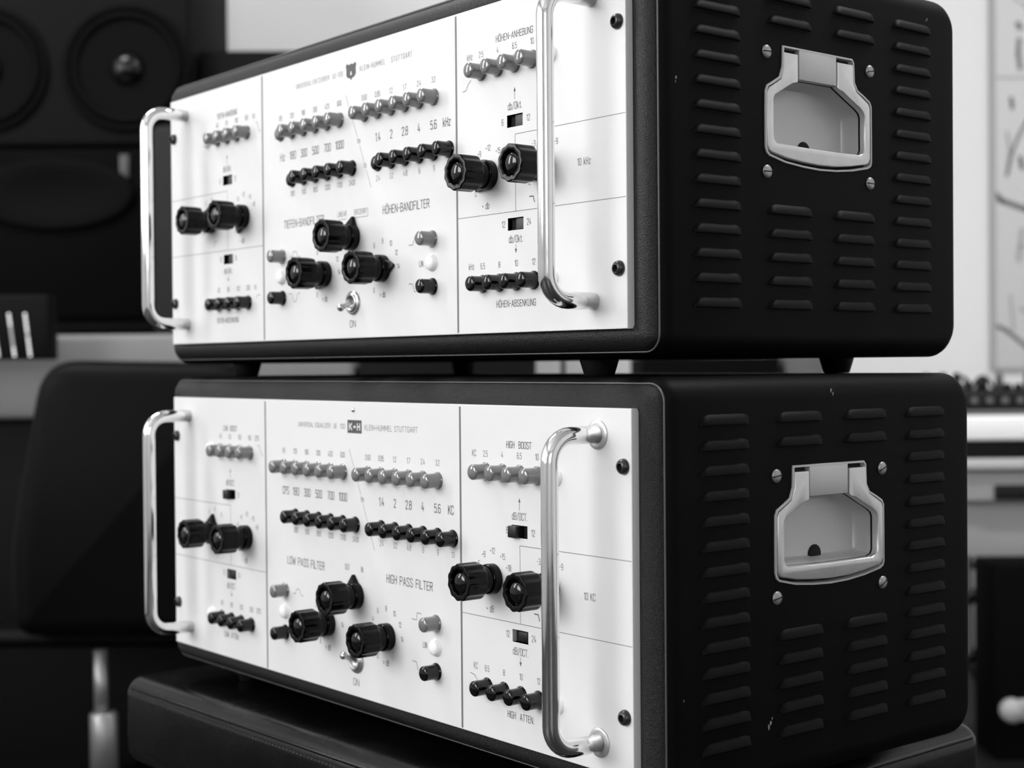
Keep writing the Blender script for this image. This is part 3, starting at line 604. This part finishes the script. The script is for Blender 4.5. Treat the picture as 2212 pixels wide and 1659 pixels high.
# left wall with the window opening
m = MB(); a, b = WIN_R-0.15, WIN_R
m.box(a, b, -4.0, WIN_D0, 0, 3.0); m.box(a, b, WIN_D1, W2_D0, 0, 3.0); m.box(a, b, W2_D1, DW, 0, 3.0)
for e0, e1 in ((WIN_D0, WIN_D1), (W2_D0, W2_D1)): m.box(a, b, e0, e1, 0, WIN_Z0); m.box(a, b, e0, e1, WIN_Z1, 3.0)
o = m.build('wall_left', 'wall_paint', scale=1.0); o.location = room(0, 0, 0); o.rotation_euler = (0, 0, RZ); struct(o)
for nm, e0, e1, mull in (('window_1', WIN_D0, WIN_D1, (-1.0,)), ('window_2', W2_D0, W2_D1, ())):
    m = MB(); m.poly([(a-0.02, e0-.1, WIN_Z0-.1), (a-0.02, e1+.1, WIN_Z0-.1), (a-0.02, e1+.1, WIN_Z1+.1), (a-0.02, e0-.1, WIN_Z1+.1)], [(0, 1, 2, 3)])
    o = m.build(nm, 'window_sky', scale=1.0); o.location = room(0, 0, 0); o.rotation_euler = (0, 0, RZ); struct(o)
    m = MB()
    for y0, y1, z0, z1 in [(e0, e0+.04, WIN_Z0, WIN_Z1), (e1-.04, e1, WIN_Z0, WIN_Z1), (e0, e1, WIN_Z0, WIN_Z0+.04), (e0, e1, WIN_Z1-.04, WIN_Z1)]+[(q, q+.05, WIN_Z0, WIN_Z1) for q in mull]:
        m.box(a+0.01, a+0.06, y0, y1, z0, z1)
    m.build('window_frame', 'frame_white', o, scale=1.0)
slab('ceiling', 'wall_paint', -2.75, 3.2, -4.1, DW+0.1, 3.0, 3.1)
m = MB()
for q0, q1, e0, e1 in ((-2.75, -0.15, 0, 3.0), (1.25, 3.2, 0, 3.0), (-0.15, 1.25, 0, 0.95), (-0.15, 1.25, 2.35, 3.0)): m.box(q0, q1, -4.1, -4.0, e0, e1)
o = m.build('wall_front', 'wall_paint', scale=1.0); o.location = room(0, 0, 0); o.rotation_euler = (0, 0, RZ); struct(o)
m = MB(); m.poly([(-0.25, -4.12, 0.85), (1.35, -4.12, 0.85), (1.35, -4.12, 2.45), (-0.25, -4.12, 2.45)], [(0, 1, 2, 3)])
o = m.build('window_3', 'window_sky', scale=1.0); o.location = room(0, 0, 0); o.rotation_euler = (0, 0, RZ); struct(o)
m = MB()
for q0, q1, e0, e1 in ((-0.15, -0.11, 0.95, 2.35), (1.21, 1.25, 0.95, 2.35), (-0.15, 1.25, 0.95, 0.99), (-0.15, 1.25, 2.31, 2.35), (0.53, 0.57, 0.95, 2.35)): m.box(q0, q1, -4.1, -4.06, e0, e1)
m.build('window_frame', 'frame_white', o, scale=1.0)
for _x, _d, _e in ADDED_LAMPS:
    cl = root('added_fill_lamp', 'added unseen lamp brightening the loudspeaker side of the room' if _x < 0 else 'added unseen lamp brightening the table side of the room', 'lamp', room(_x, _d, 2.89), RZ, 'added fill lamps')
    m = MB(); m.box(-0.6, 0.6, -0.17, 0.17, 0, 0.11, bev=0.01); m.build('housing', 'frame_white', cl, scale=1.0)

# --- studio monitor (two woofers above a horn), upper left
d = 2.9
r0, r1 = P(-330, d), P(418, d); zt, zm, zb = Zp(-260, d), Zp(316, d), Zp(690, d)
sp = rroot('studio_monitor', 'large black studio loudspeaker with two round woofers, upper left', 'loudspeaker', (r0+r1)/2, d+0.2, zb)
cr, dd = (r0+r1)/2, d+0.2
m = MB(); m.box(r0-cr, r1-cr, -0.2, 0.2, zm-zb, zt-zb, bev=0.012); m.build('woofer_cabinet', 'speaker_grey', sp, scale=1.0)
m = MB(); m.box(r0-cr, P(416, d)-cr, -0.2, 0.2, 0, zm-zb-0.004, bev=0.008); m.build('horn_cabinet', 'speaker_black', sp, scale=1.0)
for px, py in ((-22, 150), (283, 150)):
    R_ = 136/F_PX*d; at_ = (P(px, d)-cr, -0.2, Zp(py, d)-zb)
    m = MB(); m.lathe([(R_, 0), (R_, 0.008), (R_*.93, 0.010), (R_*.9, 0.004)], 64, at=at_, caps=False)
    m.lathe([(R_*.9, 0.004), (R_*.86, 0.012), (R_*.8, 0.012), (R_*.76, 0.004)], 64, at=at_, mi=1, caps=False)
    w = m.build('woofer', ['cone', 'cone'], sp, scale=1.0)
    m = MB(); m.lathe([(R_*.76, 0.004), (R_*.55, 0.0035), (R_*.26, 0.003)], 64, at=at_, caps=False); m.build('cone', 'cone', w, scale=1.0)
    m = MB(); m.lathe([(R_*.27, 0.003), (R_*.24, 0.012), (R_*.16, 0.02), (R_*.08, 0.0235), (0.001, 0.0245)], 48, at=at_); m.build('dust_cap', 'dust_cap', w, scale=1.0)
at_ = (P(125, d)-cr, -0.2, Zp(420, d)-zb)
m = MB()
t = MB(); t.lathe([(0.125, 0), (0.125, 0.01), (0.115, 0.012), (0.07, 0.004), (0.02, 0.002), (0.001, 0.002)], 48)
me = bpy.data.meshes.new('x'); t.bm.to_mesh(me); t.bm.free(); tb = bmesh.new(); tb.from_mesh(me)
m.add(tb, Matrix.Translation(at_) @ Matrix.Diagonal((1.25, 1, 0.55, 1))); m.build('horn', 'cone', sp, scale=1.0)
m = MB(); m.box(P(265, d)-cr, P(285, d)-cr, -0.206, -0.2, Zp(386, d)-zb, Zp(336, d)-zb, bev=0.001); m.build('badge', 'badge', sp, scale=1.0)
# stand / shelf below the monitor
o = rbox('speaker_shelf', 'dark_cabinet', P(-330, d), P(640, d), d+0.02, d+0.4, Zp(716, d), Zp(690, d)-0.001); tag(o, 'long dark shelf carrying the black studio loudspeaker', 'shelf')
# dark cabinet behind the upper equalizer (right of the loudspeaker)
o = rbox('dark_cabinet', 'dark_cabinet', P(419, d)+0.006, P(980, d), d+0.06, d+0.4, Zp(690, d)-0.0005, Zp(100, d)); tag(o, 'dark cabinet right of the studio loudspeaker, behind the upper equalizer', 'cabinet')
o = rbox('flight_case', 'dark_case', P(333, d-.32), P(640, d-.32), d-.32, d-.05, Zp(690, d-.32)+0.0, Zp(236, d-.32), bev=0.01)
fc = tag(o, 'dark grey box glimpsed through the left handle of the upper equalizer', 'case')
# --- mixing console: light grey body across the middle distance with a meter bridge at the left
dc = 2.45
zc = Zp(716, dc)
mc = rroot('mixing_console', 'long pale grey mixing console in the blurred background, left', 'mixing console', P(330, dc), dc+0.3)
cr = P(330, dc)
m = MB(); m.box(P(-420, dc)-cr, P(764, dc)-cr, -0.3, 0.34, Zp(905, dc), zc-0.005, bev=0.01); m.build('console_body', 'console_grey', mc, scale=1.0)
m = MB(); m.box(P(-420, dc)-cr+.01, P(764, dc)-cr-.01, -0.27, 0.3, 0, Zp(905, dc)+0.001, bev=0.004); m.build('console_base', 'console_dark', mc, scale=1.0)
for px in (-300, 650):
    pass
fc.location.z = zc-0.005
dm_ = 2.40
mb_ = rroot('meter_bridge', 'black meter panel with three vertical chains of lit dots, far left', 'meter', P(0, dm_), dm_-0.06, zc-0.2)
zb = zc-0.2; cr = P(0, dm_)
m = MB(); m.box(P(-330, dm_)-cr, P(131, dm_)-cr, 0, 0.05, Zp(776, dm_)-zb, Zp(640, dm_)-zb, bev=0.004); m.build('meter_housing', 'console_dark', mb_, scale=1.0)
for xa, xb in ((15, 25), (48, 59), (82, 92)):
    for k in range(13):
        f_ = k/12; px = xa+(xb-xa)*f_; py = 681+(767-681)*f_
        m = MB(); m.lathe([(0.0021, 0), (0.0021, 0.001), (0.0012, 0.0022), (0.0002, 0.0025)], 12, at=(P(px, dm_)-cr, 0.0, Zp(py, dm_)-zb))
        m.build('meter_light', 'led' if (k < 4 or k > 9 or (xa == 82 and k != 6)) else 'led_dim', mb_, scale=1.0)
# --- office chair, left
dh = 2.0
ch = rroot('office_chair', 'black high-backed office chair on a metal gas column, left of the equalizers', 'chair', P(175, dh), dh+0.1)
cr = P(175, dh)
def roundpoly(pts, rad, n=6):
    out = []
    N = len(pts)
    for i in range(N):
        a, b, c_ = Vector(pts[i-1]), Vector(pts[i]), Vector(pts[(i+1) % N]); r_ = rad[i]
        p_ = b+(a-b).normalized()*r_; q_ = b+(c_-b).normalized()*r_
        for k in range(n+1):
            t_ = k/n; out.append(tuple((1-t_)**2*p_+2*t_*(1-t_)*b+t_*t_*q_))
    return out
pts = [(P(46, dh)-cr, Zp(776, dh)), (P(-40, dh)-cr, Zp(1220, dh)), (P(-20, dh)-cr, Zp(1402, dh)), (P(520, dh)-cr, Zp(1402, dh)), (P(520, dh)-cr, Zp(786, dh))]
m = MB(); m.ngon(roundpoly(pts, [.05, .08, .03, .04, .05])[::-1], 'Y', 0.09, -0.03, bev=0.028, smooth=False); m.build('backrest', 'chair_black', ch, scale=1.0, sharp=40)
m = MB(); m.box(-0.2, 0.24, 0.02, 0.29, Zp(1440, dh), Zp(1395, dh), bev=0.012); m.build('seat', 'chair_black', ch, scale=1.0)
zsp = Zp(1577, dh)
m = MB(); m.lathe([(0.0098, zsp-0.02), (0.0098, Zp(1436, dh))], 32, axis='Z', at=(P(166, dh)-cr, 0.0, 0)); m.build('gas_column', 'column_metal', ch, scale=1.0)
m = MB(); m.lathe([(0.019, 0.09), (0.019, zsp-0.003), (0.0165, zsp)], 32, axis='Z', at=(P(171, dh)-cr, 0.0, 0)); m.build('column_sleeve', 'column_metal', ch, scale=1.0)
bx = P(171, dh)-cr
for k in range(5):
    a = 2*PI*k/5+0.3; m = MB(); m.tube([(bx, 0, 0.095), (bx+.15*math.cos(a), .15*math.sin(a), 0.085), (bx+.29*math.cos(a), .29*math.sin(a), 0.06)], [.022, .018, .014], 12); lg = m.build('base_leg', 'chair_black', ch, scale=1.0)
    m = MB(); m.lathe([(0.026, -0.012), (0.028, 0), (0.026, 0.012)], 20, at=(bx+.29*math.cos(a), .29*math.sin(a), 0.028)); m.build('caster', 'chair_black', lg, scale=1.0)

# --- gear on a rack table seen through the gap between the equalizers and to the right
dg = 2.75
ZPX = 1300
def bgbox(name, mt, x0, x1, y0, y1, d, th, lab, cat, parent=None, bev=0.003):
    o = rbox(name, mt, P(x0, d), P(x1, d), d, d+th, Zp(y1, d), Zp(y0, d), bev=bev); tag(o, lab, cat); return o
bgbox('equipment_rack', 'console_dark', 775, 1158, 774, 1480, 2.455, .2, 'black equipment rack, blurred in the gap between the equalizers', 'rack')
bgbox('equipment_case', 'speaker_black', 1392, 1684, 774, 1480, 2.6, .3, 'black box behind the gap between the equalizers, right of the centre foot', 'box')
bgbox('equipment_box', 'gear_grey', 1694, 1782, 772, 1480, 2.62, .2, 'narrow grey box in the gap between the equalizers, beside the rear right foot', 'box')
ps = rroot('stand_pole', 'thin black upright pole standing against the wall, seen in the gap between the equalizers', 'pole', P(1217, 2.7), 2.7)
m = MB(); m.lathe([(.0042, 0.012), (.0042, 1.12), (.001, 1.125)], 16, axis='Z'); m.build('pole', 'console_dark', ps, scale=1.0)
m = MB(); m.lathe([(.11, 0), (.11, .008), (.02, .013), (.001, .014)], 32, axis='Z'); m.build('base', 'console_dark', ps, scale=1.0)
ZPX = 2150
tb = rroot('side_table', 'white-topped table with grey drawer fronts at the right edge', 'table', P(2120, dg), dg)
cr = P(2120, dg); X_, Y_ = P(1790, dg)-cr, P(2700, dg)-cr
for nm, mt_, y0, y1, q0, q1 in (('table_top', 'desk_white', 899, 950, -0.03, 0.5), ('dark_shelf', 'gear_black', 951, 989, 0.0, 0.45), ('rail', 'gear_light', 990, 1014, -0.02, 0.45), ('drawer_front', 'desk_grey', 1018, 1084, 0.0, 0.45), ('modesty_panel', 'desk_grey', 1086, 1209, 0.03, 0.45)):
    m = MB(); m.box(X_, Y_, q0, q1, Zp(y1, dg), Zp(y0, dg), bev=0.004); m.build(nm, mt_, tb, scale=1.0)
m = MB(); m.box(P(2147, dg)-cr, P(2420, dg)-cr, -0.006, 0.01, Zp(1080, dg), Zp(1048, dg), bev=0.002); m.build('drawer_slot', 'gear_black', tb, scale=1.0)
for px in (1830, 2600):
    m = MB(); m.box(P(px, dg)-cr-.025, P(px, dg)-cr+.025, 0.36, 0.42, 0, Zp(1209, dg)+0.002, bev=0.003); m.build('leg', 'gear_light', tb, scale=1.0)
mx = rroot('desktop_mixer', 'small black mixer with knobs and cables on the white-topped table', 'mixer', P(2160, dg), dg+0.2, Zp(899, dg)+0.001)
zb = Zp(899, dg)+0.001; cr = P(2160, dg)
m = MB(); m.box(P(1900, dg)-cr, P(2420, dg)-cr, -0.14, 0.18, 0.008, Zp(846, dg)-zb, bev=0.006); m.build('mixer_body', 'gear_black', mx, scale=1.0)
m = MB(); m.box(P(1880, dg)-cr, P(2440, dg)-cr, -0.15, 0.19, 0, 0.009, bev=0.002); m.build('base_strip', 'gear_grey', mx, scale=1.0)
zt = Zp(846, dg)-zb
for k in range(17):
    px = 2050+k*19+random.uniform(-5, 5); m = MB(); hh = random.choice((.012, .018, .026, .034)); m.lathe([(.0085, 0), (.008, hh*.6), (.0065, hh), (.001, hh+.001)], 16, axis='Z', at=(P(px, dg)-cr, random.uniform(-.1, -.02), zt)); m.build('mixer_knob', 'gear_black' if k % 4 else 'gear_grey', mx, scale=1.0)
for k in range(6):
    px = 2058+k*34; m = MB(); m.lathe([(.007, 0), (.007, .004), (.001, .005)], 12, at=(P(px, dg)-cr, -0.14, zt-.018)); m.build('jack_socket', 'gear_grey', mx, scale=1.0)
for k, (xa, xb) in enumerate(((2060, 2096), (2108, 2172), (2150, 2225))):
    m = MB(); A_ = Vector((P(xa, dg)-cr, -.05, zt)); B_ = Vector((P(xb, dg)-cr, .0, zt)); pts = []
    for q in range(13):
        t_ = q/12; v = A_.lerp(B_, t_); v.z += .026*math.sin(PI*t_); pts.append(v)
    m.tube(pts, .0035, 8); m.build('patch_cable', 'cable_black', mx, scale=1.0)
# black box under the table, white tag on it
bk = bgbox('equipment_case', 'speaker_black', 2149, 2600, 1222, 1640, 2.6, .12, 'black box standing under the white-topped table, lower right', 'box')
bk.location.z = 0.0
h_ = Zp(1222, 2.6)
for v in bk.data.vertices:
    v.co.z = v.co.z if v.co.z < 0.1 else h_-(Zp(1222, 2.6)-Zp(1640, 2.6))+v.co.z
ds = 2.58
o = rroot('white_plug', 'small round white object in front of the black box, lower right', 'plug', P(2186, ds), ds-0.05, Zp(1565, ds))
zb = Zp(1565, ds); m = MB(); m.lathe([(.018, 0), (.021, .004), (.021, .018), (.014, .026), (.001, .028)], 32, at=(0, 0.066, 0.021)); m.build('plug_face', 'tag_white', o, scale=1.0)
m = MB(); m.box(0.012, 0.06, .05, .066, 0.002, 0.04, bev=.004); m.build('plug_body', 'tag_white', o, scale=1.0)
# cables hanging between the case and the black box
ca = [[(2092, 1219), (2125, 1222), (2134, 1240), (2120, 1275), (2086, 1288)], [(2086, 1306), (2105, 1290), (2140, 1292), (2160, 1300)], [(2130, 1300), (2133, 1340), (2120, 1390), (2086, 1425)],
      [(2086, 1428), (2120, 1420), (2160, 1412)], [(2086, 1432), (2115, 1478), (2160, 1520)], [(2088, 1436), (2120, 1460), (2165, 1500)], [(2094, 1216), (2092, 1240), (2097, 1660)]]
for i, pl in enumerate(ca):
    m = MB(); dd_ = 2.78+0.012*i; pts = []
    V = [Vector((P(x, dd_), 0, Zp(y, dd_))) for x, y in pl]
    for q in range(len(V)-1):
        p0, p1, p2, p3 = V[max(q-1, 0)], V[q], V[q+1], V[min(q+2, len(V)-1)]
        for s_ in range(6):
            t_ = s_/6; pts.append(0.5*((2*p1)+(-p0+p2)*t_+(2*p0-5*p1+4*p2-p3)*t_*t_+(-p0+3*p1-3*p2+p3)*t_**3))
    pts.append(V[-1]); base = pts[-1]
    m.tube([(v.x, 0, v.z) for v in pts], (.0095, .009, .006, .0075, .006, .0045, .004)[i], 10)
    o = m.build('cable', 'cable_black' if i != 6 else 'gear_grey', scale=1.0); o.location = room(0, dd_, 0); o.rotation_euler = (0, 0, RZ)
    tag(o, ['black cable looping below the white-topped table, topmost loop', 'thick black cable running level behind the lower equalizer', 'grey-black cable bowing down in a long curve behind the lower equalizer', 'short level cable end below the long bowed cable',
            'lower of the two cables slanting down to the black box', 'upper of the two cables slanting down to the black box', 'thin straight cord hanging beside the lower equalizer'][i], 'cable', 'cables hanging under the table')
# --- poster with ink marks on the back wall, right
dp = DW
pr = rroot('wall_print', 'large pale sheet with scattered dark ink marks on the wall, right edge', 'poster', P(2430, dp), dp-0.006, Zp(796, dp))
cr = P(2430, dp); zb = Zp(796, dp); k_ = dp/F_PX
m = MB(); m.box(P(2146, dp)-cr, P(2715, dp)-cr, -0.012, 0.004, 0, Zp(-260, dp)-zb, bev=0.001); sh = m.build('sheet', 'poster', pr, scale=1.0)
m = MB(); 
for y0, y1, z0, z1 in ((-0.014, -0.0, 0, Zp(-260, dp)-zb),): m.box(P(2138, dp)-cr, P(2147, dp)-cr, y0, y1+.004, z0, z1)
m.build('edge_with_shadow', 'poster_grey', pr, scale=1.0)  # grey strip: edge of the sheet with its shadow painted in
m = MB()
def mark(pts, w_, mi=0, y=-0.0135):
    pts = [(P(x, dp)-cr, Zp(yy, dp)-zb) for x, yy in pts]; m.stroke(pts, w_*k_, y=y, mi=mi)
mark([(2196, 58), (2200, 66)], 11); mark([(2198, 92), (2196, 120), (2200, 152)], 9); mark([(2152, 172), (2300, 172)], 4, 1); mark([(2181, 218), (2183, 236)], 9)
mark([(2172, 290), (2178, 330), (2170, 380)], 7, 1); mark([(2215, 262), (2195, 300), (2180, 340), (2172, 380)], 6); mark([(2200, 345), (2204, 365)], 10)
mark([(2148, 424), (2160, 436), (2215, 456), (2300, 470)], 12); mark([(2203, 500), (2199, 535), (2195, 562)], 11, 1); mark([(2150, 705), (2170, 715), (2215, 752), (2280, 790)], 9)
mark([(2178, 640), (2184, 712)], 6, 1); mark([(2185, 0), (2212, 20), (2260, 30)], 4, 1); mark([(2200, 668), (2210, 672)], 8, 1)
m.build('ink_marks', ['poster_ink', 'poster_grey'], sh, scale=1.0)
